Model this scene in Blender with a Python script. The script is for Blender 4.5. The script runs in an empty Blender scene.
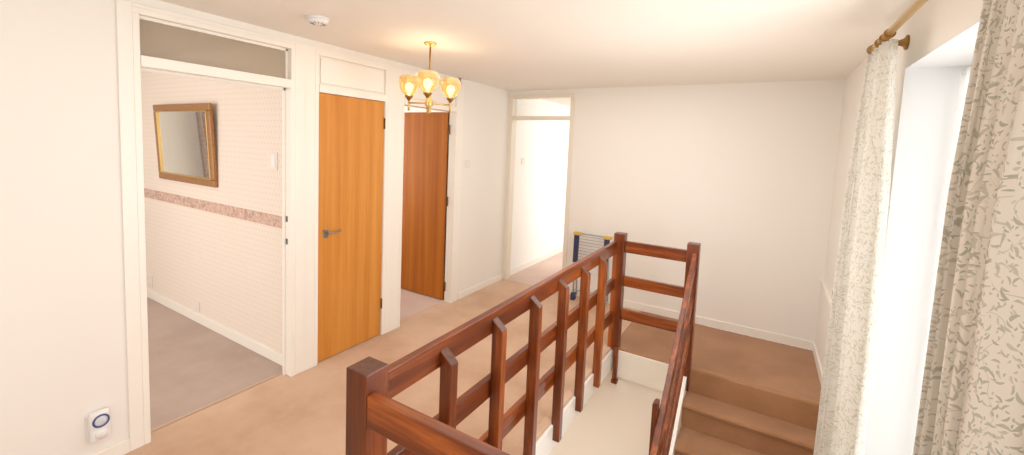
import bpy, bmesh, math, random
from mathutils import Vector, Matrix
random.seed(4)
C = bpy.context.scene.collection
PI = math.pi
L, D, R, H = -2.808, 4.597, 0.524, 2.4      # left wall, far wall, right wall, ceiling height

# ------------------------------------------------------------------ materials
def nmat(name):
    m = bpy.data.materials.new(name); m.use_nodes = True
    nt = m.node_tree; b = nt.nodes['Principled BSDF']
    return m, nt, b
def N(nt, typ, **kw):
    n = nt.nodes.new(typ)
    for k, v in kw.items():
        if k.startswith('i_'):
            key = k[2:]
            n.inputs[int(key) if key.isdigit() else key].default_value = v
        else: setattr(n, k, v)
    return n
def lk(nt, a, b): nt.links.new(a, b)
def math_(nt, op, a, b=None, c=None):
    n = nt.nodes.new('ShaderNodeMath'); n.operation = op
    for i, v in enumerate((a, b, c)):
        if v is None: continue
        if isinstance(v, (int, float)): n.inputs[i].default_value = v
        else: lk(nt, v, n.inputs[i])
    return n.outputs[0]
def mixc(nt, fac, a, b):
    n = nt.nodes.new('ShaderNodeMix'); n.data_type = 'RGBA'
    if isinstance(fac, (int, float)): n.inputs[0].default_value = fac
    else: lk(nt, fac, n.inputs[0])
    for i, v in ((6, a), (7, b)):
        if isinstance(v, tuple): n.inputs[i].default_value = (*v[:3], 1)
        else: lk(nt, v, n.inputs[i])
    return n.outputs[2]
def coords(nt, scale=(1, 1, 1), uv=False):
    tc = nt.nodes.new('ShaderNodeTexCoord'); mp = nt.nodes.new('ShaderNodeMapping')
    mp.inputs['Scale'].default_value = scale
    lk(nt, tc.outputs['UV' if uv else 'Object'], mp.inputs['Vector'])
    return mp.outputs['Vector']
def noise(nt, vec, scale, detail=4, rough=.5):
    n = N(nt, 'ShaderNodeTexNoise'); n.inputs['Scale'].default_value = scale
    n.inputs['Detail'].default_value = detail; n.inputs['Roughness'].default_value = rough
    lk(nt, vec, n.inputs['Vector']); return n.outputs['Fac']
def ramp(nt, fac, stops):
    n = nt.nodes.new('ShaderNodeValToRGB')
    el = n.color_ramp.elements
    while len(el) < len(stops): el.new(.5)
    for e, (p, c) in zip(el, stops): e.position = p; e.color = (*c, 1)
    lk(nt, fac, n.inputs[0]); return n.outputs[0]
def bump(nt, b, h, strength=.2, dist=.01):
    n = nt.nodes.new('ShaderNodeBump'); n.inputs['Strength'].default_value = strength
    n.inputs['Distance'].default_value = dist
    lk(nt, h, n.inputs['Height']); lk(nt, n.outputs[0], b.inputs['Normal'])
def srgb(r, g, b):
    f = lambda c: (c/255/12.92) if c/255 <= .04045 else ((c/255+.055)/1.055)**2.4
    return (f(r), f(g), f(b))

def m_paint(name, col, rough=.6, bs=.03, sc=160):
    m, nt, b = nmat(name); v = coords(nt)
    n1 = noise(nt, v, 1.3, 2)
    lk(nt, mixc(nt, n1, tuple(c*.97 for c in col), col), b.inputs['Base Color'])
    b.inputs['Roughness'].default_value = rough
    bump(nt, b, noise(nt, v, sc, 3), bs, .004)
    return m
def m_carpet(name, c1, c2, c3):
    m, nt, b = nmat(name); v = coords(nt)
    big = noise(nt, v, 2.2, 5, .6); fine = noise(nt, v, 170, 3, .7)
    base = ramp(nt, big, [(.35, c1), (.62, c2)])
    lk(nt, mixc(nt, math_(nt, 'MULTIPLY', fine, .45), base, c3), b.inputs['Base Color'])
    b.inputs['Roughness'].default_value = 1; b.inputs['Specular IOR Level'].default_value = .1
    try: b.inputs['Sheen Weight'].default_value = .25
    except Exception: pass
    bump(nt, b, noise(nt, v, 320, 3, .8), .5, .006)
    return m
def m_wood(name, axis, c_dark, c_mid, c_light, rough=.34, sc=9, stretch=.07, coat=.2):
    m, nt, b = nmat(name)
    s = [1, 1, 1]; s[axis] = stretch
    v = coords(nt, s)
    oi = nt.nodes.new('ShaderNodeObjectInfo')
    ad = nt.nodes.new('ShaderNodeVectorMath'); ad.operation = 'MULTIPLY_ADD'
    cb = nt.nodes.new('ShaderNodeCombineXYZ')
    for i in range(3): lk(nt, oi.outputs['Random'], cb.inputs[i])
    lk(nt, cb.outputs[0], ad.inputs[0]); ad.inputs[1].default_value = (7, 13, 5); lk(nt, v, ad.inputs[2])
    v = ad.outputs[0]
    n1 = noise(nt, v, sc, 6, .62); n2 = noise(nt, v, sc*9, 4, .6)
    f = math_(nt, 'ADD', math_(nt, 'MULTIPLY', n1, .75), math_(nt, 'MULTIPLY', n2, .25))
    lk(nt, ramp(nt, f, [(.3, c_dark), (.5, c_mid), (.7, c_light)]), b.inputs['Base Color'])
    b.inputs['Roughness'].default_value = rough
    b.inputs['Specular IOR Level'].default_value = .3; b.inputs['Coat Weight'].default_value = coat; b.inputs['Coat Roughness'].default_value = .15
    bump(nt, b, n2, .08, .002)
    return m
def m_flat(name, col, rough=.5, metal=0, emit=0):
    m, nt, b = nmat(name)
    v = coords(nt)
    lk(nt, mixc(nt, noise(nt, v, 30, 2), tuple(c*.93 for c in col), col), b.inputs['Base Color'])
    b.inputs['Roughness'].default_value = rough; b.inputs['Metallic'].default_value = metal
    if emit:
        b.inputs['Emission Color'].default_value = (*col, 1); b.inputs['Emission Strength'].default_value = emit
    return m

WALL = m_paint('wall paint', srgb(243, 238, 230), .75)
CEIL = m_paint('ceiling paint', srgb(243, 236, 226), .8)
GLOSS = m_paint('white gloss woodwork', srgb(248, 242, 232), .35, .01, 40)
LOWER = m_paint('stairwell paint', srgb(244, 237, 222), .7)
CARPET = m_carpet('landing carpet', srgb(202, 160, 126), srgb(224, 188, 158), srgb(176, 132, 100))
STAIRC = m_carpet('stair carpet', srgb(164, 114, 76), srgb(184, 134, 94), srgb(130, 84, 52))  # landing carpet darkened: weaker light and pile direction put into its colour
CARPET1 = m_carpet('bedroom carpet', srgb(176, 150, 136), srgb(192, 168, 154), srgb(150, 124, 108))
CARPET2 = m_carpet('pink carpet', srgb(212, 182, 168), srgb(226, 198, 184), srgb(190, 158, 142))
WD, WM, WLt = srgb(42, 13, 4), srgb(104, 43, 12), srgb(180, 90, 30)
WOOD = [m_wood('mahogany grain %s' % 'xyz'[a], a, WD, WM, WLt) for a in range(3)]
ENDG = m_wood('mahogany end grain', 2, srgb(44, 20, 13), srgb(80, 42, 30), srgb(112, 64, 46), .35, 40, 1)
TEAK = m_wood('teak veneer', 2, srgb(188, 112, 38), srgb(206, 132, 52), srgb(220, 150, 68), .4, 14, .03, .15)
TEAK2 = m_wood('redder teak veneer', 2, srgb(160, 84, 16), srgb(180, 100, 24), srgb(198, 118, 34), .6, 14, .03, 0)  # veneer of the open door, redder and darker than the cupboard door
BRASS = m_flat('brass', srgb(216, 178, 108), .3, .8)
OLDBRASS = m_flat('aged brass', srgb(150, 112, 60), .4, .9)
STEEL = m_flat('brushed steel', srgb(150, 145, 140), .35, .9)
HINGE = m_flat('dark hinge metal', srgb(120, 84, 48), .4, .8)
PLASTIC = m_flat('white plastic', srgb(244, 242, 240), .35)
PLASTIC2 = m_flat('pale grey plastic', srgb(214, 216, 226), .35)
CREAMP = m_flat('cream plastic', srgb(240, 230, 218), .45)
NAVY = m_flat('navy plastic', srgb(30, 42, 84), .45)
NAVY2 = m_flat('blue ring plastic', srgb(58, 70, 130), .4)
YELLOW = m_flat('yellow plastic', srgb(214, 176, 66), .4)
WIRE = m_flat('grey coated wire', srgb(168, 170, 174), .4)
SLOT = m_flat('dark slot', srgb(92, 88, 84), .6)
GOLD = None

def m_wallpaper():
    m, nt, b = nmat('dotted wallpaper'); v = coords(nt, (1, 1, 1))
    sp = nt.nodes.new('ShaderNodeSeparateXYZ'); lk(nt, v, sp.inputs[0])
    S = .042
    zx = math_(nt, 'DIVIDE', sp.outputs[2], S)
    row = math_(nt, 'FLOOR', zx)
    off = math_(nt, 'MULTIPLY', math_(nt, 'MODULO', math_(nt, 'ABSOLUTE', row), 2), .5)
    xx = math_(nt, 'ADD', math_(nt, 'DIVIDE', sp.outputs[0], S), off)
    fx = math_(nt, 'SUBTRACT', math_(nt, 'FRACT', xx), .5)
    fz = math_(nt, 'SUBTRACT', math_(nt, 'FRACT', zx), .5)
    d = math_(nt, 'ADD', math_(nt, 'MULTIPLY', fx, fx), math_(nt, 'MULTIPLY', fz, fz))
    dot = math_(nt, 'LESS_THAN', d, .028)
    stripe = math_(nt, 'LESS_THAN', math_(nt, 'FRACT', math_(nt, 'MULTIPLY', sp.outputs[0], 40)), .5)
    base = mixc(nt, math_(nt, 'MULTIPLY', stripe, .35), srgb(240, 226, 212), srgb(228, 210, 196))
    lk(nt, mixc(nt, math_(nt, 'MULTIPLY', dot, .35), base, srgb(198, 176, 164)), b.inputs['Base Color'])
    b.inputs['Roughness'].default_value = .8
    return m
def m_border():
    m, nt, b = nmat('floral border paper'); v = coords(nt)
    vo = N(nt, 'ShaderNodeTexVoronoi'); vo.inputs['Scale'].default_value = 38; lk(nt, v, vo.inputs['Vector'])
    n = noise(nt, v, 16, 4)
    base = ramp(nt, n, [(.38, srgb(196, 160, 142)), (.5, srgb(216, 180, 160)), (.62, srgb(176, 150, 140))])
    c2 = ramp(nt, vo.outputs['Color'], [(.2, srgb(190, 130, 112)), (.5, srgb(222, 200, 182)), (.8, srgb(140, 128, 132))])
    mask = math_(nt, 'LESS_THAN', vo.outputs['Distance'], .45)
    lk(nt, mixc(nt, math_(nt, 'MULTIPLY', mask, .75), base, c2), b.inputs['Base Color'])
    b.inputs['Roughness'].default_value = .8
    return m
def m_leafy(name, cloth, leaf, transl=.25, fine=1.0):
    """linen with printed leaves: each Voronoi cell carries one curved leaf turned its own way, over thin curving stems"""
    m, nt, b = nmat(name); v = coords(nt, (1, 1, 1), uv=True)
    fac = None
    def add(x):
        nonlocal fac
        fac = x if fac is None else math_(nt, 'MAXIMUM', fac, x)
    for k, (sc, la, lb, off) in enumerate(((19*fine, .50, .13, 0), (27*fine, .46, .12, 3.3), (42*fine, .34, .15, 7.7))):
        ad = nt.nodes.new('ShaderNodeVectorMath'); ad.operation = 'ADD'; lk(nt, v, ad.inputs[0]); ad.inputs[1].default_value = (off, off*.7, 0)
        vo = N(nt, 'ShaderNodeTexVoronoi', voronoi_dimensions='2D'); vo.inputs['Scale'].default_value = sc
        vo.inputs['Randomness'].default_value = .75
        lk(nt, ad.outputs[0], vo.inputs['Vector'])
        su = nt.nodes.new('ShaderNodeVectorMath'); su.operation = 'SUBTRACT'
        lk(nt, ad.outputs[0], su.inputs[0]); lk(nt, vo.outputs['Position'], su.inputs[1])
        sx = nt.nodes.new('ShaderNodeSeparateXYZ'); lk(nt, su.outputs[0], sx.inputs[0])
        sc_ = nt.nodes.new('ShaderNodeSeparateColor'); lk(nt, vo.outputs['Color'], sc_.inputs[0])
        ang = math_(nt, 'MULTIPLY', sc_.outputs[0], 6.28)
        ca, sa = math_(nt, 'COSINE', ang), math_(nt, 'SINE', ang)
        X = math_(nt, 'MULTIPLY', math_(nt, 'ADD', math_(nt, 'MULTIPLY', sx.outputs[0], ca), math_(nt, 'MULTIPLY', sx.outputs[1], sa)), sc)
        Y = math_(nt, 'MULTIPLY', math_(nt, 'SUBTRACT', math_(nt, 'MULTIPLY', sx.outputs[1], ca), math_(nt, 'MULTIPLY', sx.outputs[0], sa)), sc)
        Y = math_(nt, 'ADD', Y, math_(nt, 'MULTIPLY', math_(nt, 'MULTIPLY', X, X), .7))
        e = math_(nt, 'ADD', math_(nt, 'POWER', math_(nt, 'ABSOLUTE', math_(nt, 'DIVIDE', X, la)), 1.6),
                  math_(nt, 'POWER', math_(nt, 'ABSOLUTE', math_(nt, 'DIVIDE', Y, lb)), 1.6))
        leafm = math_(nt, 'LESS_THAN', e, 1)
        leafm = math_(nt, 'MULTIPLY', leafm, math_(nt, 'GREATER_THAN', sc_.outputs[1], .34 if k < 2 else .5))
        shade = math_(nt, 'ADD', .5, math_(nt, 'MULTIPLY', sc_.outputs[2], .5))
        add(math_(nt, 'MULTIPLY', leafm, shade))
    n = noise(nt, v, 6*fine, 0)
    st = math_(nt, 'LESS_THAN', math_(nt, 'ABSOLUTE', math_(nt, 'SUBTRACT', n, .5)), .0045)
    add(math_(nt, 'MULTIPLY', st, .6))
    wash = noise(nt, v, 9, 3)
    base = mixc(nt, wash, cloth, tuple(c*.93 for c in cloth))
    col = mixc(nt, math_(nt, 'MULTIPLY', fac, .72), base, leaf)
    lk(nt, col, b.inputs['Base Color']); b.inputs['Roughness'].default_value = .9
    bump(nt, b, noise(nt, v, 500, 2), .1, .001)
    tr = nt.nodes.new('ShaderNodeBsdfTranslucent'); lk(nt, col, tr.inputs[0])
    mx = nt.nodes.new('ShaderNodeMixShader'); mx.inputs[0].default_value = transl
    out = nt.nodes['Material Output']
    lk(nt, b.outputs[0], mx.inputs[1]); lk(nt, tr.outputs[0], mx.inputs[2]); lk(nt, mx.outputs[0], out.inputs[0])
    return m
def m_net():
    m, nt, b = nmat('sheer net'); out = nt.nodes['Material Output']
    tr = nt.nodes.new('ShaderNodeBsdfTranslucent'); tr.inputs[0].default_value = (1, 1, 1, 1)
    tp = nt.nodes.new('ShaderNodeBsdfTransparent'); b.inputs['Base Color'].default_value = (.95, .94, .92, 1)
    a = nt.nodes.new('ShaderNodeMixShader'); a.inputs[0].default_value = .4
    c = nt.nodes.new('ShaderNodeMixShader')
    wv = noise(nt, coords(nt), 240, 2)
    lk(nt, math_(nt, 'ADD', .25, math_(nt, 'MULTIPLY', wv, .3)), c.inputs[0])
    lk(nt, tr.outputs[0], a.inputs[1]); lk(nt, b.outputs[0], a.inputs[2])
    lk(nt, a.outputs[0], c.inputs[1]); lk(nt, tp.outputs[0], c.inputs[2]); lk(nt, c.outputs[0], out.inputs[0])
    return m
def m_glass(name, tint, refl=.12, rough=0.02, diffuse=0):
    m, nt, b = nmat(name); out = nt.nodes['Material Output']
    tp = nt.nodes.new('ShaderNodeBsdfTransparent')
    gl = nt.nodes.new('ShaderNodeBsdfGlossy'); gl.inputs['Roughness'].default_value = rough
    lw = nt.nodes.new('ShaderNodeLayerWeight'); lw.inputs[0].default_value = .35
    n = noise(nt, coords(nt), 60, 2)
    lk(nt, mixc(nt, n, tint, tuple(c*.92 for c in tint)), tp.inputs[0])
    a = nt.nodes.new('ShaderNodeMixShader')
    lk(nt, math_(nt, 'MULTIPLY', math_(nt, 'ADD', lw.outputs['Facing'], .1), refl*4), a.inputs[0])
    lk(nt, tp.outputs[0], a.inputs[1]); lk(nt, gl.outputs[0], a.inputs[2])
    last = a.outputs[0]
    if diffuse:
        tl = nt.nodes.new('ShaderNodeBsdfTranslucent'); tl.inputs[0].default_value = (*tint, 1)
        c = nt.nodes.new('ShaderNodeMixShader'); c.inputs[0].default_value = diffuse
        lk(nt, last, c.inputs[1]); lk(nt, tl.outputs[0], c.inputs[2]); last = c.outputs[0]
    lk(nt, last, out.inputs[0])
    return m
PAPER, BORDER = m_wallpaper(), m_border()
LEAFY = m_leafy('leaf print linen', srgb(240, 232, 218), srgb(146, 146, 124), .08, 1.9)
LEAFYL = m_leafy('leaf print linen lit', srgb(248, 245, 238), srgb(196, 196, 172), .35, 1.6)  # same linen made paler: light from the window put into cloth and print
LINING = m_flat('cream lining', srgb(246, 240, 228), .9)
NET = m_net()
PANE = m_glass('window glass', (.98, .98, .97), .05)
OBSC = m_glass('transom glass', srgb(220, 214, 204), .06, .2, .3)
AMBER = m_glass('amber glass', srgb(234, 210, 164), .16, .08, .2)
MIRROR = m_flat('mirror glass', (.82, .84, .82), .03, 1)
BULB = m_flat('glowing bulb', srgb(255, 240, 214), .5, 0, 13)
def m_gilt():
    m, nt, b = nmat('gilt frame'); v = coords(nt)
    n = noise(nt, v, 26, 5, .7)
    lk(nt, ramp(nt, n, [(.3, srgb(110, 74, 34)), (.48, srgb(168, 118, 62)), (.6, srgb(150, 96, 66)), (.75, srgb(206, 164, 92))]), b.inputs['Base Color'])
    b.inputs['Roughness'].default_value = .4; b.inputs['Metallic'].default_value = .35
    bump(nt, b, n, .4, .004); return m
GILT = m_gilt()

# ------------------------------------------------------------------ mesh helpers (world coordinates)
def add_box(bm, x0, x1, y0, y1, z0, z1, mi=0):
    v = [bm.verts.new((x, y, z)) for x in (x0, x1) for y in (y0, y1) for z in (z0, z1)]
    for q in ((0, 1, 3, 2), (4, 6, 7, 5), (0, 4, 5, 1), (2, 3, 7, 6), (0, 2, 6, 4), (1, 5, 7, 3)):
        f = bm.faces.new([v[i] for i in q]); f.material_index = mi
    return bm
def bx(*a):
    bm = bmesh.new(); add_box(bm, *a); return bm
def boxes(*lst):
    bm = bmesh.new()
    for a in lst: add_box(bm, *a)
    return bm
def prism(pts, axis, a, b):
    """extrude a polygon (2-D points in the other two axes) along axis from a to b"""
    bm = bmesh.new()
    def P(p, t):
        return {'x': (t, p[0], p[1]), 'y': (p[0], t, p[1]), 'z': (p[0], p[1], t)}[axis]
    A = [bm.verts.new(P(p, a)) for p in pts]; B = [bm.verts.new(P(p, b)) for p in pts]
    n = len(pts)
    bm.faces.new(A); bm.faces.new(B[::-1])
    for i in range(n): bm.faces.new((A[i], B[i], B[(i+1) % n], A[(i+1) % n]))
    bmesh.ops.recalc_face_normals(bm, faces=bm.faces); return bm
def lathe(prof, cx, cy, n=32, axis='z', bm=None):
    """prof: (radius, height) pairs; axis z, x or y through (cx, cy)"""
    bm = bm or bmesh.new(); rings = []
    for r, h in prof:
        ring = []
        for i in range(n):
            a = 2*PI*i/n; u, w = r*math.cos(a), r*math.sin(a)
            p = {'z': (cx+u, cy+w, h), 'x': (h, cx+u, cy+w), 'y': (cx+u, h, cy+w)}[axis]
            ring.append(bm.verts.new(p))
        rings.append(ring)
    for a, b in zip(rings, rings[1:]):
        for i in range(n):
            f = bm.faces.new((a[i], a[(i+1) % n], b[(i+1) % n], b[i])); f.smooth = True
    for ring in (rings[0], rings[-1]):
        if (ring[0].co-ring[n//2].co).length > 1e-4: bm.faces.new(ring)
    bmesh.ops.remove_doubles(bm, verts=bm.verts, dist=1e-6)
    bmesh.ops.recalc_face_normals(bm, faces=bm.faces); return bm
def tube(bm, p0, p1, r, n=12):
    p0, p1 = Vector(p0), Vector(p1); d = (p1-p0).normalized()
    a = d.orthogonal().normalized(); b = d.cross(a)
    R0 = [bm.verts.new(p0+r*(a*math.cos(2*PI*i/n)+b*math.sin(2*PI*i/n))) for i in range(n)]
    R1 = [bm.verts.new(p1+r*(a*math.cos(2*PI*i/n)+b*math.sin(2*PI*i/n))) for i in range(n)]
    for i in range(n):
        f = bm.faces.new((R0[i], R0[(i+1) % n], R1[(i+1) % n], R1[i])); f.smooth = True
    bm.faces.new(R0[::-1]); bm.faces.new(R1); return bm
def wloc(o):
    v = Vector((0, 0, 0))
    while o: v += o.location; o = o.parent
    return v
def obj(name, bm, mat, parent=None, bevel=0, origin=None):
    mats = mat if isinstance(mat, (list, tuple)) else [mat]
    me = bpy.data.meshes.new(name)
    if origin is None and parent is None:
        xs = [v.co for v in bm.verts]
        origin = Vector((sum(c.x for c in xs)/len(xs), sum(c.y for c in xs)/len(xs), min(c.z for c in xs)))
    base = wloc(parent) if parent else Vector(origin)
    bmesh.ops.translate(bm, verts=bm.verts, vec=-base)
    bm.to_mesh(me); bm.free()
    for m in mats: me.materials.append(m)
    o = bpy.data.objects.new(name, me); C.objects.link(o)
    if parent: o.parent = parent
    else: o.location = base
    if bevel:
        md = o.modifiers.new('bevel', 'BEVEL'); md.width = bevel; md.segments = 2; md.limit_method = 'ANGLE'
        md.harden_normals = False
    return o
def struct(name, bm, mat, parent=None, bevel=0):
    o = obj(name, bm, mat, parent, bevel, origin=(0, 0, 0) if parent is None else None)
    if parent is None: o['kind'] = 'structure'
    return o
def tag(o, label, cat, group=None):
    o['label'] = label; o['category'] = cat
    if group: o['group'] = group
    return o
def thing(name, label, cat, loc, group=None):
    o = bpy.data.objects.new(name, None); C.objects.link(o); o.location = loc; o.empty_display_size = .1
    return tag(o, label, cat, group)
def endgrain(o, up=.6):
    """second material on faces that look up"""
    o.data.materials.append(ENDG)
    for p in o.data.polygons:
        if p.normal.z > up: p.material_index = 1
    return o

# ------------------------------------------------------------------ setting
T = .10                      # wall thickness
WL = L-T
O1a, O1b = .926, 1.735       # open doorway to the bedroom
D1a, D1b = 1.944, 2.57      # cupboard door
O2a, O2b = 2.79, 3.53        # doorway with the door standing open
HD = 2.306                   # underside of the frame heads
YB = -1.7                    # wall behind the camera
WX0, WX1, WZ0, WZ1 = .80, 2.66, -.15, 2.155   # window in the right wall: y range, z range

struct('wall_left', boxes((WL, L, YB, O1a-.03, 0, H), (WL, L, O1a-.03, 3.60, HD+.02, H), (WL, L, O1b+.03, D1a-.03, 0, HD+.02),
                          (WL, L, D1b+.03, O2a-.03, 0, HD+.02), (WL, L, O2b+.03, D, 0, H)), WALL)
FX = -1.98                   # right side of the far doorway
struct('wall_far', boxes((FX+.03, R+.25, D, D+T, 0, H), (L-T, FX+.03, D, D+T, HD+.02, H), (L-T, L+.03, D, D+T, 0, HD+.02)), WALL)
struct('wall_right', boxes((R, R+.25, YB, WX0, -2.6, H), (R, R+.25, WX1, D, -2.6, H), (R, R+.25, WX0, WX1, WZ1, H),
                           (R, R+.25, WX0, WX1, -2.6, WZ0)), WALL)
struct('wall_back', bx(WL, R+.25, YB-T, YB, 0, H), WALL)
struct('ceiling', bx(-6.2, R+.3, YB-T, 8.0, H, H+.08), CEIL)
# upper floor round the stairwell
EX, EN, EF = -1.034, .87, 3.58
struct('floor', boxes((L-.09, EX, YB, D, -.18, 0), (EX, R, YB, EN, -.18, 0), (EX-.05, EX+.004, EN, EF, -.015, .012)), CARPET, bevel=.006)
ff = struct('floor_stair_landing', boxes((EX, R, EF, D, -.22, 0)), STAIRC, bevel=.012)
struct('trim_14', bx(EX-.001, EX+.018, EN+.02, EF, -.19, -.016), GLOSS, bevel=.003)
struct('trim_15', bx(EX+.018, -.44, EF-.02, EF+.001, -.25, -.012), LOWER, bevel=.003)
struct('trim_16', bx(EX+.018, R, EN-.001, EN+.018, -.25, -.012), GLOSS, bevel=.003)
# lower storey seen down the well
struct('wall_stairwell_far', bx(WL, -.44, EF, EF+.1, -2.6, -.22), LOWER)
struct('wall_stairwell_left', bx(WL, L, YB, EF, -2.6, -.22), LOWER)
struct('wall_stairwell_back', bx(WL, R, -.9, -.8, -2.6, -.22), LOWER)
struct('floor_lower_hall', bx(WL, R+.1, -.9, D, -2.68, -2.6), CARPET)

# baseboards
BB = .075
struct('baseboard_left', boxes((L, L+.014, YB, O1a-.09, 0, BB), (L, L+.014, 3.66, D-.015, 0, BB)), GLOSS, bevel=.004)
struct('baseboard_far', bx(FX+.05, R, D-.014, D, 0, BB+.005), GLOSS, bevel=.004)
struct('baseboard_far_room', bx(L, L+.014, D+T, 7.9, 0, BB+.01), GLOSS, bevel=.004)
struct('baseboard_right', prism([(3.64, 0), (D-.014, 0), (D-.014, BB), (3.64, BB)], 'x', R-.034, R-.02), GLOSS)

# door frames of the left wall: posts, heads, transom bars
AX = L+.012
n = [0]
def trim(bm, m=GLOSS, bevel=.003):
    n[0] += 1
    return struct('trim_%d' % n[0], bm, m, bevel=bevel)
def frame(ya, yb, la, lb, stop=True, deep=.1):
    """one storey-high frame: wide face boards outside, thin lining inside, a transom bar and a head"""
    return boxes((WL, AX, ya-.03, ya, 0, HD), (WL, AX, yb, yb+.03, 0, HD), (WL, AX, ya-.03, yb+.03, HD, HD+.03),   # lining
                 (L, AX, ya-la, ya-.03, 0, HD+.05), (L, AX, yb+.03, yb+lb, 0, HD+.05), (L, AX, ya-.03, yb+.03, HD+.03, HD+.05),
                 (WL+.01, AX+.006, ya, yb, 2.044, 2.10))
trim(frame(O1a, O1b, .09, .107))
trim(boxes((WL+.03, WL+.045, O1a, O1a+.014, 0, 2.044), (WL+.03, WL+.045, O1b-.014, O1b, 0, 2.044), (WL+.03, WL+.045, O1a, O1b, 2.03, 2.044),
           (L-.05, L-.03, O1a, O1a+.012, 2.10, HD), (L-.05, L-.03, O1b-.012, O1b, 2.10, HD), (L-.05, L-.03, O1a, O1b, HD-.014, HD)), bevel=0)
trim(frame(D1a, D1b, .109, .112))
trim(frame(O2a, O2b, .113, .115))
# solid panels over the two wooden doors, glass over the bedroom opening
struct('trim_5', boxes((L-.03, L-.01, D1a, D1b, 2.10, HD), (L-.01, L+.002, D1a+.02, D1b-.02, 2.115, HD-.015)), GLOSS, bevel=.003)
struct('trim_6', boxes((L-.03, L-.01, O2a, O2b, 2.10, HD), (L-.01, L+.002, O2a+.02, O2b-.02, 2.115, HD-.015)), GLOSS, bevel=.003)
struct('window_2', bx(L-.045, L-.04, O1a, O1b, 2.10, HD), OBSC)
# far doorway frame
FL = L+.055
struct('trim_7', boxes((L, FL, D-.012, D+T, 0, HD), (FX, FX+.05, D-.012, D+T, 0, HD), (L, FX+.05, D-.012, D+T, HD, HD+.045),
                       (FL, FX, D-.005, D+T, 2.045, 2.09)), m_paint('cream gloss woodwork', srgb(236, 226, 208), .4, .01, 40), bevel=.003)
struct('window_3', bx(FL, FX, D+.03, D+.035, 2.09, HD), PANE)
struct('trim_8', bx(WL+.0, WL+.02, O1a, O1b, 0, .006), m_flat('threshold strip', srgb(196, 168, 142), .4, .3))

# bedroom beyond the first doorway
Y1 = 1.80
struct('wall_bedroom', boxes((-6.1, WL, Y1, Y1+.1, 0, H)), PAPER)
struct('wall_bedroom_end', boxes((-6.1, -6.0, YB, Y1, 0, H), (-6.1, WL, YB-T, YB, 0, H)), WALL)
struct('trim_9', bx(-6.0, WL, Y1-.003, Y1, 1.04, 1.13), BORDER)
struct('floor_bedroom', bx(-6.0, L-.09, YB, Y1, -.1, 0), CARPET1)
struct('baseboard_bedroom', bx(-6.0, WL, Y1-.016, Y1, 0, .085), GLOSS, bevel=.004)
# room beyond the second doorway
struct('wall_room_two', boxes((-5.6, -5.5, Y1+.1, D+T, 0, H), (-5.5, WL, D, D+T, 0, H), (-5.5, WL, 2.62, 2.70, 0, H)), WALL)
struct('floor_room_two', bx(-5.5, L-.09, 2.70, D, -.1, 0), CARPET2)
# far room
FW = m_paint('far room paint', srgb(250, 247, 242), .7)
struct('wall_far_room', boxes((WL, L, D+T, 8.0, 0, H), (L, -.4, 7.9, 8.0, 0, H), (-.5, -.4, D+T, 8.0, 0, H)), FW)
struct('floor_far_room', bx(WL, -.4, D, 7.95, -.1, 0), CARPET2)

# window in the right wall
GX = R+.215
w = struct('window_1', boxes((GX, GX+.05, WX0, WX1, WZ0, WZ0+.06), (GX, GX+.05, WX0, WX1, WZ1-.06, WZ1), (GX, GX+.05, WX0, WX0+.06, WZ0+.06, WZ1-.06),
                             (GX, GX+.05, WX1-.06, WX1, WZ0+.06, WZ1-.06), (GX, GX+.05, 1.70, 1.76, WZ0+.06, WZ1-.06)), GLOSS, bevel=.004)
obj('pane', boxes((GX+.02, GX+.025, WX0+.06, 1.70, WZ0+.06, WZ1-.06), (GX+.02, GX+.025, 1.76, WX1-.06, WZ0+.06, WZ1-.06)), PANE, w)
struct('trim_10', bx(R-.03, GX, WX0, WX1, WZ0-.02, WZ0+.005), GLOSS, bevel=.006)
RV = m_paint('white reveal paint', srgb(240, 240, 242), .7)
struct('trim_13', boxes((R-.001, GX, WX1-.006, WX1, WZ0, WZ1), (R-.001, GX, WX0, WX1-.006, WZ1-.006, WZ1), (R-.001, GX, WX0, WX0+.006, WZ0, WZ1-.006)), RV)
# low boxed panel on the right wall of the landing
struct('trim_11', prism([(3.2, -.05), (D, 0), (D, .640), (3.2, .575)], 'x', R-.02, R), WALL)
struct('trim_12', prism([(3.2, .575), (D, .640), (D, .652), (3.2, .587)], 'x', R-.026, R), GLOSS)

# ------------------------------------------------------------------ doors
def lever(parent, y, z, x):
    h = obj('door_handle', boxes((x, x+.008, y-.02, y+.02, z-.035, z+.03)), STEEL, parent, .003)
    bm = bmesh.new(); tube(bm, (x+.008, y, z+.006), (x+.045, y, z+.006), .009); tube(bm, (x+.042, y-.008, z+.006), (x+.042, y+.105, z+.01), .008)
    obj('lever', bm, STEEL, h)
    return h
d1 = struct('door_1', bx(L-.045, L-.004, D1a+.003, D1b-.003, .008, 2.041), TEAK, bevel=.002)
lever(d1, 2.015, 1.0, L-.004)
for z in (1.86, .29):
    bm = bmesh.new(); tube(bm, (L+.004, D1b-.001, z-.045), (L+.004, D1b-.001, z+.045), .008)
    obj('hinge', bm, HINGE, d1)
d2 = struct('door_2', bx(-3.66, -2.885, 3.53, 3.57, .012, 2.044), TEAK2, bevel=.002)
for z in (1.86, 1.1, .17):
    obj('hinge', boxes((-2.887, -2.872, 3.513, 3.531, z-.05, z+.05)), HINGE, d2)
d3 = struct('door_3', bx(FX+.02, FX+.058, D+T+.01, D+T+.76, .01, 2.04), GLOSS, bevel=.002)
bm = bmesh.new(); tube(bm, (FX-.004, D+T-.02, 1.80), (FX-.004, D+T-.02, 1.91), .009); obj('hinge', bm, HINGE, d3)

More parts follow.
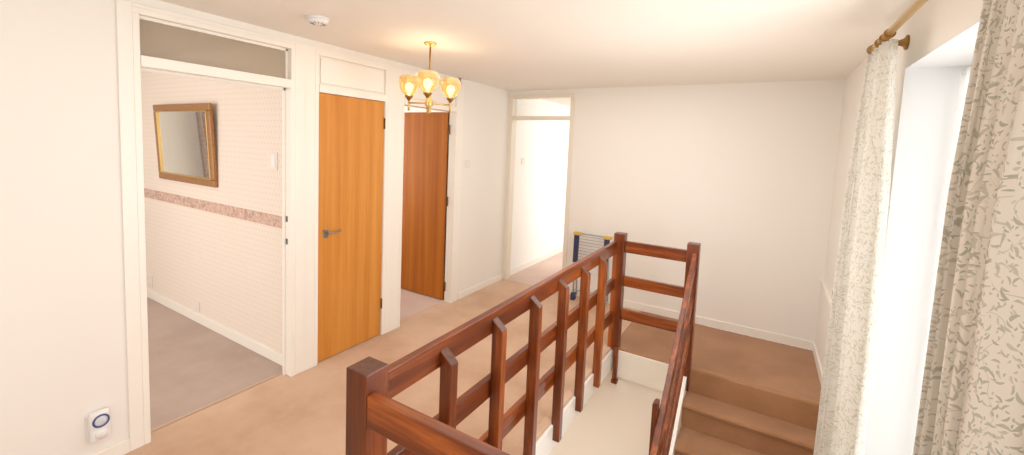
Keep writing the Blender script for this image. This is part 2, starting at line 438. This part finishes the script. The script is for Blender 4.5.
# ------------------------------------------------------------------ staircase
RIS, GO, Y0 = .192, .248, 3.62
st = thing('staircase', 'brown carpeted stairs going down from the far landing beside the right wall', 'stairs', (0, 3.6, -2.6))
XL, XR = -.405, R-.002
for k in range(1, 13):
    z = -RIS*k; yb = Y0+.03-GO*(k-1); yf = yb-GO-.03
    # tread with rounded nosing and its raked riser, one carpeted step
    pts = [(yb, z), (yf+.018, z), (yf+.005, z-.006), (yf, z-.018), (yf+.005, z-.032), (yf+.028, z-.05), (yf+.03, z-RIS), (yb, z-RIS)]
    o = obj('step', prism(pts, 'x', XL, XR), STAIRC, st)
# landing nosing
obj('landing_nosing', prism([(EF+.05, 0.001), (Y0+.008-.03, .001), (Y0-.03, -.006), (Y0-.036, -.02), (Y0-.028, -.035), (Y0, -.05), (Y0, -.2), (EF+.05, -.2)], 'x', XL, XR), STAIRC, st)
def line(y): return -.02-.8*(Y0-y)
obj('string', prism([(Y0-.005, 0.0), (Y0-.03, -.01), (.72, line(.72)+.03), (.72, line(.72)-.32), (Y0-.005, -.30)], 'x', -.438, -.406), GLOSS, st, .003)
obj('wall_string', prism([(Y0+.1, 0.06), (Y0-.03, .06), (.72, line(.72)+.08), (.72, line(.72)-.3), (Y0+.1, -.2)], 'x', R-.012, R-.001), GLOSS, st)

# ------------------------------------------------------------------ banister
bn = thing('banister', 'dark red-brown wooden banister with flat rails and notched balusters round the stairwell', 'banister', (-1.02, 2.2, 0))
NX0, NX1 = -1.062, -.970
def newel(x0, x1, y0, y1, z0, z1, ext=None):
    o = obj('newel_post', bx(x0, x1, y0, y1, z0, z1), WOOD[2], bn)
    endgrain(o)
    md = o.modifiers.new('bevel', 'BEVEL'); md.width = .004; md.segments = 2
    return o
newel(NX0, NX1, .835, .925, .001, 1.013)
nl = newel(NX0, NX1, 3.535, 3.625, .001, 1.013)
obj('newel_foot', boxes((-1.002, -.965, 3.525, 3.560, -.27, .03), (-1.006, -.955, 3.515, 3.560, -.292, -.262)), WOOD[2], nl, .002)
obj('newel_foot', boxes((-1.002, -.965, .892, .93, -.27, .03)), WOOD[2], bn, .002)
newel(-.478, -.388, 3.535, 3.625, -.17, 1.013)
LV = ((.840, .945), (.547, .642), (.255, .352))
for z0, z1 in LV:
    obj('rail', bx(-1.064, -1.030, .925, 3.535, z0-(.018 if z0 < .8 else 0), z1-(.02 if z0 < .8 else 0)), WOOD[1], bn, .004)
    obj('rail', bx(-.97, -.478, 3.565, 3.60, z0+.014, z1+.006), WOOD[0], bn, .004)
    obj('rail', bx(-.97, .51, .838, .873, z0+.01, z1+.006), WOOD[0], bn, .004)
for k in range(6):
    y = 1.266+.367*k
    pts = [(-1.0295, -.118), (-.972, -.118), (-.972, .865), (-1.0295, .912)]
    o = obj('baluster', prism(pts, 'y', y-.0225, y+.0225), WOOD[2], bn)
    endgrain(o); o.modifiers.new('bevel', 'BEVEL').width = .003
# raking rails down the flight
def rake(zt, y0, y1, x0=-.434, x1=-.400, h=.105, sl=.8):
    z = lambda y: zt-sl*(3.535-y)
    return prism([(y0, z(y0)), (y1, z(y1)), (y1, z(y1)-h), (y0, z(y0)-h)], 'x', x0, x1)
for zt in (.945, .66, .38):
    obj('raking_rail', rake(zt, 3.535, 2.46), WOOD[1], bn, .004)
    obj('raking_rail', rake(zt, 2.46, 1.0), WOOD[1], bn, .004)
o = obj('baluster', prism([(-.468, -.75), (-.435, -.75), (-.435, .235), (-.458, .235), (-.468, .222)], 'y', 2.53, 2.59), WOOD[2], bn, .004)
endgrain(o)
newel(-.562, -.472, .985, 1.075, -2.59, -.9)

# ------------------------------------------------------------------ chandelier
CX, CY = -2.045, 2.27
ch = thing('chandelier', 'brass three-arm ceiling lamp with lit amber glass globes', 'chandelier', (CX, CY, H))
obj('ceiling_rose', lathe([(0, H), (.042, H), (.045, H-.006), (.036, H-.014), (.018, H-.02), (.012, H-.032), (0, H-.032)], CX, CY), BRASS, ch)
bm = bmesh.new(); tube(bm, (CX, CY, H-.03), (CX, CY, 2.03), .0065); obj('stem', bm, OLDBRASS, ch)
obj('hub', lathe([(0, 2.045), (.014, 2.04), (.016, 2.02), (.026, 2.012), (.027, 1.972), (.016, 1.962), (.016, 1.925), (.010, 1.918), (0, 1.918)], CX, CY), BRASS, ch)
fw = math.atan2(-CY, -CX)      # towards the camera
def shade_profile():
    p = [(.020, -.085), (.030, -.078), (.047, -.060), (.064, -.034), (.074, -.006), (.076, .014), (.072, .032), (.064, .046), (.058, .053)]
    return p + [(r-.003, z) for r, z in reversed(p)]
ZG = 2.112
for k in range(3):
    a = fw-.06+k*2*PI/3
    ex, ey = CX+.168*math.cos(a), CY+.168*math.sin(a)
    bm = bmesh.new(); tube(bm, (CX+.02*math.cos(a), CY+.02*math.sin(a), 1.99), (ex, ey, 1.99), .006)
    tube(bm, (ex, ey, 1.935), (ex, ey, 2.02), .0075)
    arm = obj('arm', bm, BRASS, ch)
    obj('cup', lathe([(0, 2.005), (.010, 2.008), (.014, 2.018), (.026, 2.030), (.030, 2.04), (.0, 2.04)], ex, ey, 24), OLDBRASS, arm)
    obj('glass_shade', lathe([(r, z+ZG+.012) for r, z in shade_profile()], ex, ey, 40), AMBER, arm)
    obj('bulb', lathe([(0, 2.04), (.009, 2.045), (.011, 2.062), (.019, 2.074), (.026, 2.088), (.028, 2.102), (.024, 2.118), (.013, 2.128), (0, 2.131)], ex, ey, 20), BULB, arm)
    li = bpy.data.lights.new('bulb glow', 'POINT'); li.energy = .7; li.color = (1, .72, .4); li.shadow_soft_size = .03
    lo = bpy.data.objects.new('bulb_glow', li); C.objects.link(lo); lo.parent = ch; lo.location = (ex-CX, ey-CY, 2.20-H)

# smoke detector
sx, sy = -2.266, 1.566
sd = thing('smoke_detector', 'round white smoke detector on the ceiling above the bedroom doorway', 'smoke detector', (sx, sy, H))
obj('base', lathe([(0, H), (.062, H), (.062, H-.010), (0, H-.010)], sx, sy, 40), PLASTIC, sd)
obj('cover', lathe([(0, H-.010), (.052, H-.010), (.052, H-.013), (.056, H-.015), (.053, H-.027), (.040, H-.034), (0, H-.036)], sx, sy, 40), PLASTIC, sd)
bm = bmesh.new()
for i in range(12):
    a = 2*PI*i/12; tube(bm, (sx+.045*math.cos(a), sy+.045*math.sin(a), H-.0325), (sx+.024*math.cos(a), sy+.024*math.sin(a), H-.0355), .0022, 6)
obj('vent', bm, SLOT, sd)

# plug-in alarm low on the left wall
ay, az = .716, .222
al = thing('plug_in_alarm', 'white plug-in alarm with a blue ring, low on the left wall', 'alarm', (L, ay, az-.09))
obj('socket_plate', bx(L, L+.008, ay-.045, ay+.045, az-.075, az+.06), PLASTIC, al, .004)
obj('body', bx(L+.008, L+.040, ay-.040, ay+.040, az-.075, az+.078), PLASTIC, al, .012)
def ringx(r0, r1, x0, x1, y, z, n=32):
    return lathe([(r0, x0), (r1, x0), (r1, x1), (r0, x1), (r0, x0)], y, z, n, 'x')
obj('blue_ring', ringx(.026, .033, L+.039, L+.044, ay+.002, az+.030), NAVY2, al)
obj('speaker', lathe([(0, L+.038), (.026, L+.038), (.026, L+.041), (.018, L+.045), (0, L+.046)], ay+.002, az+.030, 32, 'x'), PLASTIC2, al)
obj('sensor', lathe([(0, L+.038), (.026, L+.038), (.025, L+.043), (.012, L+.049), (0, L+.05)], ay+.002, az-.038, 28, 'x'), PLASTIC, al)

# switches and sockets
def plate(name, label, cat, bmf, bmr, loc):
    t = thing(name, label, cat, loc); obj('plate', bmf, CREAMP, t, .003)
    obj('rocker', bmr, PLASTIC, t, .001); return t
y, z = 3.755, 1.50
plate('light_switch', 'small white light switch on the landing wall right of the open wooden door', 'switch',
      bx(L, L+.009, y-.043, y+.043, z-.043, z+.043), bx(L+.009, L+.013, y-.010, y+.010, z-.018, z+.018), (L, y, z))
y, z = 5.0, 1.52
plate('light_switch', 'white light switch on the wall inside the far bright room', 'switch',
      bx(L, L+.009, y-.043, y+.043, z-.043, z+.043), bx(L+.009, L+.013, y-.010, y+.010, z-.018, z+.018), (L, y, z))
x, z = -3.125, 1.53
plate('light_switch', 'white light switch on the patterned bedroom wall right of the mirror', 'switch',
      bx(x-.06, x+.06, Y1-.009, Y1, z-.066, z+.066), bx(x-.006, x+.04, Y1-.014, Y1-.009, z-.045, z+.045), (x, Y1, z))
x, z = -4.36, .145
plate('wall_socket', 'white wall socket just above the bedroom baseboard under the mirror', 'socket',
      bx(x-.07, x+.07, Y1-.009, Y1, z-.043, z+.043), bx(x-.02, x+.0, Y1-.012, Y1-.009, z-.018, z+.018), (x, Y1, z))
x, z = -5.36, .17
plate('wall_socket', 'white wall socket at the far left end of the visible bedroom wall', 'socket',
      bx(x-.07, x+.07, Y1-.009, Y1, z-.06, z+.06), bx(x-.02, x+.0, Y1-.012, Y1-.009, z-.018, z+.018), (x, Y1, z))
# latch plates on the jamb of the bedroom doorway
for z, nm in ((1.14, 'upper'), (.98, 'lower')):
    o = obj('strike_plate', bx(WL+.05, WL+.07, O1b-.003, O1b, z-.02, z+.02), SLOT)
    tag(o, '%s small dark latch plate on the right jamb of the open bedroom doorway' % nm, 'latch plate')

# gilt mirror, leaning out at the top
mx0, mx1, mz0, mz1 = -5.0, -3.93, 1.265, 1.965
mi = thing('wall_mirror', 'rectangular mirror in a mottled gilt frame hung on the patterned bedroom wall', 'mirror', ((mx0+mx1)/2, Y1, mz0))
fr = .06
bm = boxes((mx0, mx1, Y1-.03, Y1, mz0, mz0+fr), (mx0, mx1, Y1-.03, Y1, mz1-fr, mz1), (mx0, mx0+fr, Y1-.03, Y1, mz0+fr, mz1-fr), (mx1-fr, mx1, Y1-.03, Y1, mz0+fr, mz1-fr))
fo = obj('frame', bm, GILT, mi, .008)
f2 = .009
bm = boxes((mx0+fr, mx1-fr, Y1-.033, Y1-.01, mz0+fr, mz0+fr+f2), (mx0+fr, mx1-fr, Y1-.033, Y1-.01, mz1-fr-f2, mz1-fr), (mx0+fr, mx0+fr+f2, Y1-.033, Y1-.01, mz0+fr+f2, mz1-fr-f2), (mx1-fr-f2, mx1-fr, Y1-.033, Y1-.01, mz0+fr+f2, mz1-fr-f2))
obj('inner_slip', bm, BRASS, mi, .002)
obj('glass', bx(mx0+fr, mx1-fr, Y1-.02, Y1-.016, mz0+fr, mz1-fr), MIRROR, mi)
mi.rotation_euler = (math.radians(3), 0, 0)

# ------------------------------------------------------------------ curtains
def curtain(name, top, bot, z1, z0, folds, amp, mats, label, seed, xc=.41, parent=None, lean=0.0):
    """pleated cloth: top/bot = (y_near, y_far) at the rod and at the hem"""
    rnd = random.Random(seed)
    nu, nv = folds*14, 46
    ph = [rnd.uniform(-.35, .35) for _ in range(folds+2)]
    am = [rnd.uniform(.7, 1.2) for _ in range(folds+2)]
    us = []; bm = bmesh.new(); uvl = bm.loops.layers.uv.new('UVMap'); g = []
    width = 0; prev = None
    for i in range(nu+1):
        q = i/nu*folds; p = Vector(((bot[1]-bot[0])*i/nu, amp*math.sin(2*PI*q)))
        width += (p-prev).length if prev is not None else 0; prev = p
    for j in range(nv+1):
        t = j/nv; z = z1+(z0-z1)*t; row = []
        sp = 1-math.exp(-3.0*t) if True else t
        ya = top[0]+(bot[0]-top[0])*(.35*t+.65*sp*t**.3); yb = top[1]+(bot[1]-top[1])*(.35*t+.65*sp*t**.3)
        arc = 0; last = None
        for i in range(nu+1):
            s = i/nu; q = s*folds; k = int(min(q, folds-1e-6)); fr_ = q-k
            pa = ph[k]*(1-fr_)+ph[k+1]*fr_; aa = am[k]*(1-fr_)+am[k+1]*fr_
            w_ = math.sin(2*PI*q+pa*(1+t)+.5*math.sin(3*t+k))
            A = amp*aa*(.55+.45*min(1, t*4))
            x = xc+lean*t+A*w_
            y = ya+(yb-ya)*s+.35*A*math.sin(4*PI*q+pa)*.6
            if j == 0: us.append(0)
            if last is not None and j == 0: us[i] = us[i-1]+2.3*math.hypot(x-last[0], y-last[1])
            last = (x, y)
            row.append((bm.verts.new((x, y, z)), us[i], z))
        g.append(row)
    for j in range(nv):
        for i in range(nu):
            c = [g[j][i], g[j][i+1], g[j+1][i+1], g[j+1][i]]
            f = bm.faces.new([q[0] for q in c]); f.smooth = True
            for l, q in zip(f.loops, c): l[uvl].uv = (q[1], q[2])
    o = obj(name, bm, mats, parent)
    md = o.modifiers.new('thick', 'SOLIDIFY'); md.thickness = .004; md.offset = 0
    return o
ZR = 2.262
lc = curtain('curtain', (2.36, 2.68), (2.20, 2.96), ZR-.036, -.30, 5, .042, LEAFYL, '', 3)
tag(lc, 'cream leaf-print curtain at the far side of the window, beside the staircase', 'curtain')
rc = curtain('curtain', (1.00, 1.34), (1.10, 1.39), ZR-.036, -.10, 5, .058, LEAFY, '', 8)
tag(rc, 'large leaf-print curtain nearest the camera at the right edge of the photo', 'curtain')
nc = curtain('net_curtain', (WX0+.02, WX1-.03), (WX0+.02, WX1-.03), WZ1-.03, WZ0+.02, 26, .012, NET, '', 5, xc=R+.185)
tag(nc, 'sheer white net curtain hanging inside the window recess', 'net curtain')
# rod
ro = thing('curtain_rod', 'brass curtain rod above the window with a turned end and wall bracket', 'curtain rod', (.41, 1.8, ZR))
bm = bmesh.new(); tube(bm, (.41, .5, ZR), (.41, 2.70, ZR), .0145, 16); obj('pole', bm, BRASS, ro)
obj('finial', lathe([(0, 2.695), (.018, 2.697), (.020, 2.71), (.014, 2.717), (.022, 2.73), (.024, 2.745), (.014, 2.758), (0, 2.76)], .41, ZR, 20, 'y'), OLDBRASS, ro)
bk = obj('bracket', lathe([(0, R), (.034, R-.001), (.034, R-.008), (.020, R-.014), (.013, R-.03), (.011, .44), (.014, .43), (.014, .41), (0, .41)], 2.67, ZR+.01, 24, 'x'), OLDBRASS, ro)
for y in [2.40+.09*i for i in range(3)] + [1.04+.07*i for i in range(6)]:
    obj('curtain_ring', lathe([(.0165, y-.003), (.0205, y-.004), (.0215, y), (.0205, y+.004), (.0165, y+.003)], .41, ZR-.004, 20, 'y'), OLDBRASS, ro)
# tie-back hook
hk = lathe([(0, R), (.018, R), (.018, R-.005), (0, R-.006)], 3.72, .74, 20, 'x'); tube(hk, (R, 3.72, .74), (R-.04, 3.72, .74), .006); tube(hk, (R-.04, 3.72, .735), (R-.04, 3.72, .79), .007)
tag(obj('tieback_hook', hk, OLDBRASS), 'small brass tie-back hook on the right wall beside the far curtain', 'hook')

# bedroom curtain that shows in the mirror
bc = curtain('curtain', (.80, 1.05), (.80, 1.05), 2.15, .1, 4, .03, m_leafy('pink floral cloth', srgb(214, 196, 186), srgb(150, 120, 116), .1), '', 2, xc=-5.85)
tag(bc, 'pinkish patterned bedroom curtain seen as the strip in the mirror', 'curtain')

# ------------------------------------------------------------------ clothes airer
AY = 4.47
ar = thing('clothes_airer', 'folded wire clothes airer with navy straps and yellow clips by the far wall', 'clothes airer', (-1.58, AY, 0))
x0, x1 = -1.79, -1.38
bm = bmesh.new()
for x in (x0+.02, x1-.02):
    tube(bm, (x, AY-.02, .03), (x+(.0), AY+.02, .775), .009)
    tube(bm, (x, AY+.09, .03), (x, AY+.03, .60), .009)
tube(bm, (x0+.02, AY+.02, .765), (x1-.02, AY+.02, .765), .008); tube(bm, (x0+.02, AY-.012, .12), (x1-.02, AY-.012, .12), .008)
obj('frame', bm, WIRE, ar)
bm = bmesh.new()
for i in range(10):
    z = .745-.034*i; tube(bm, (x0+.03, AY-.01, z), (x1-.03, AY-.01, z), .0035, 8)
obj('wires', bm, WIRE, ar)
for x in (x0+.03, x1-.03):
    obj('strap', prism([(x-.03, .435), (x+.025, .445), (x+.032, .765), (x-.028, .765)], 'y', AY-.035, AY-.012), NAVY, ar, .004)
    obj('clip', bx(x-.035, x+.05, AY-.045, AY+.01, .752, .785), YELLOW, ar, .006)
    obj('foot', bx(x-.03, x+.015, AY-.045, AY+.02, 0, .085), NAVY, ar, .006)

# ------------------------------------------------------------------ light
def area(name, loc, rot, sx_, sy_, e, col=(1, 1, 1)):
    l = bpy.data.lights.new(name, 'AREA'); l.shape = 'RECTANGLE'; l.size = sx_; l.size_y = sy_; l.energy = e; l.color = col
    o = bpy.data.objects.new(name, l); C.objects.link(o); o.location = loc; o.rotation_euler = rot
    return o
WARM = (1, .96, .91)
area('window_daylight', (1.05, 1.73, 1.2), (0, PI/2, 0), 2.2, 1.8, 30, (1, 1, 1))
area('back_fill', (-.5, -1.5, 1.5), (math.radians(92), 0, math.radians(-4)), 1.8, 1.4, 8, (.94, .97, 1))  # unseen fill added behind the camera, no actual lamp there
area('side_fill', (R-.06, -.35, 1.35), (0, PI/2, 0), 1.4, 1.3, 24, (.95, .975, 1))  # added fill from the right to brighten the near left wall, no known window
area('window_inner_daylight', (R-.16, 1.9, 1.2), (0, PI/2, 0), 1.8, .45, 12, (1, .99, .97))
area('overhead_fill', (-1.2, 2.3, 2.36), (0, 0, 0), 1.6, 3.4, 20, WARM)  # added overhead fill for the landing, not a ceiling fitting
for nm, lc_, e_ in (('landing_fill', (-.45, 2.7, 1.35), 26), ('bedroom_fill', (-4.3, .1, 1.2), 12)):  # unseen soft fills added to lift the landing and the bedroom ceiling
    li = bpy.data.lights.new(nm, 'POINT'); li.energy = e_; li.color = WARM if e_ > 10 else (.94, .97, 1); li.shadow_soft_size = .6
    lo = bpy.data.objects.new(nm, li); C.objects.link(lo); lo.location = lc_
area('far_room_daylight', (-.7, 6.3, 1.4), (0, PI/2, 0), 1.8, 2.4, 50, (1, .99, .96))
area('bedroom_daylight', (-4.2, -1.4, 1.5), (PI/2, 0, 0), 2.0, 1.5, 42, (1, .97, .94))
area('room_two_fill', (-4.6, 2.85, 1.6), (PI/2, 0, 0), 1.2, 1.2, 26, (1, .96, .92))  # added light to brighten the open door's room, no known source
area('lower_hall_light', (-1.6, 1.6, -.3), (0, 0, 0), 1.2, 1.2, 42, WARM)  # downward area light below the upper floor
wd = bpy.data.worlds.new('daylight'); bpy.context.scene.world = wd; wd.use_nodes = True
bg = wd.node_tree.nodes['Background']; bg.inputs[0].default_value = (1, .98, .95, 1); bg.inputs[1].default_value = 2.2

# ------------------------------------------------------------------ camera
f, cy = 425.323, 180.56
yaw, pitch, roll = .535, .080, -.042
sy_, cyw = math.sin(yaw), math.cos(yaw)
Fv = Vector((-.5083193, .85743335, -.08012202)); Rv = Vector((.85772031, .51240559, .04190933)); Uv = Vector((-.07698943, .04741896, .99590365))
cam = bpy.data.cameras.new('camera'); co = bpy.data.objects.new('camera', cam); C.objects.link(co)
M = Matrix((Rv, Uv, -Fv)).transposed().to_4x4(); M.translation = Vector((0, 0, 1.713)); co.matrix_world = M
cam.sensor_fit = 'HORIZONTAL'; cam.sensor_width = 36; cam.lens = f/1024*36; cam.shift_y = -(227.5-cy)/1024; cam.clip_start = .02
bpy.context.scene.camera = co
vs = bpy.context.scene.view_settings
vs.view_transform = 'Standard'; vs.look = 'None'; vs.exposure = 0; vs.gamma = 1.12
bpy.context.scene.cycles.use_denoising = True
bpy.context.scene.cycles.max_bounces = 10
bpy.context.scene.cycles.sample_clamp_indirect = 6
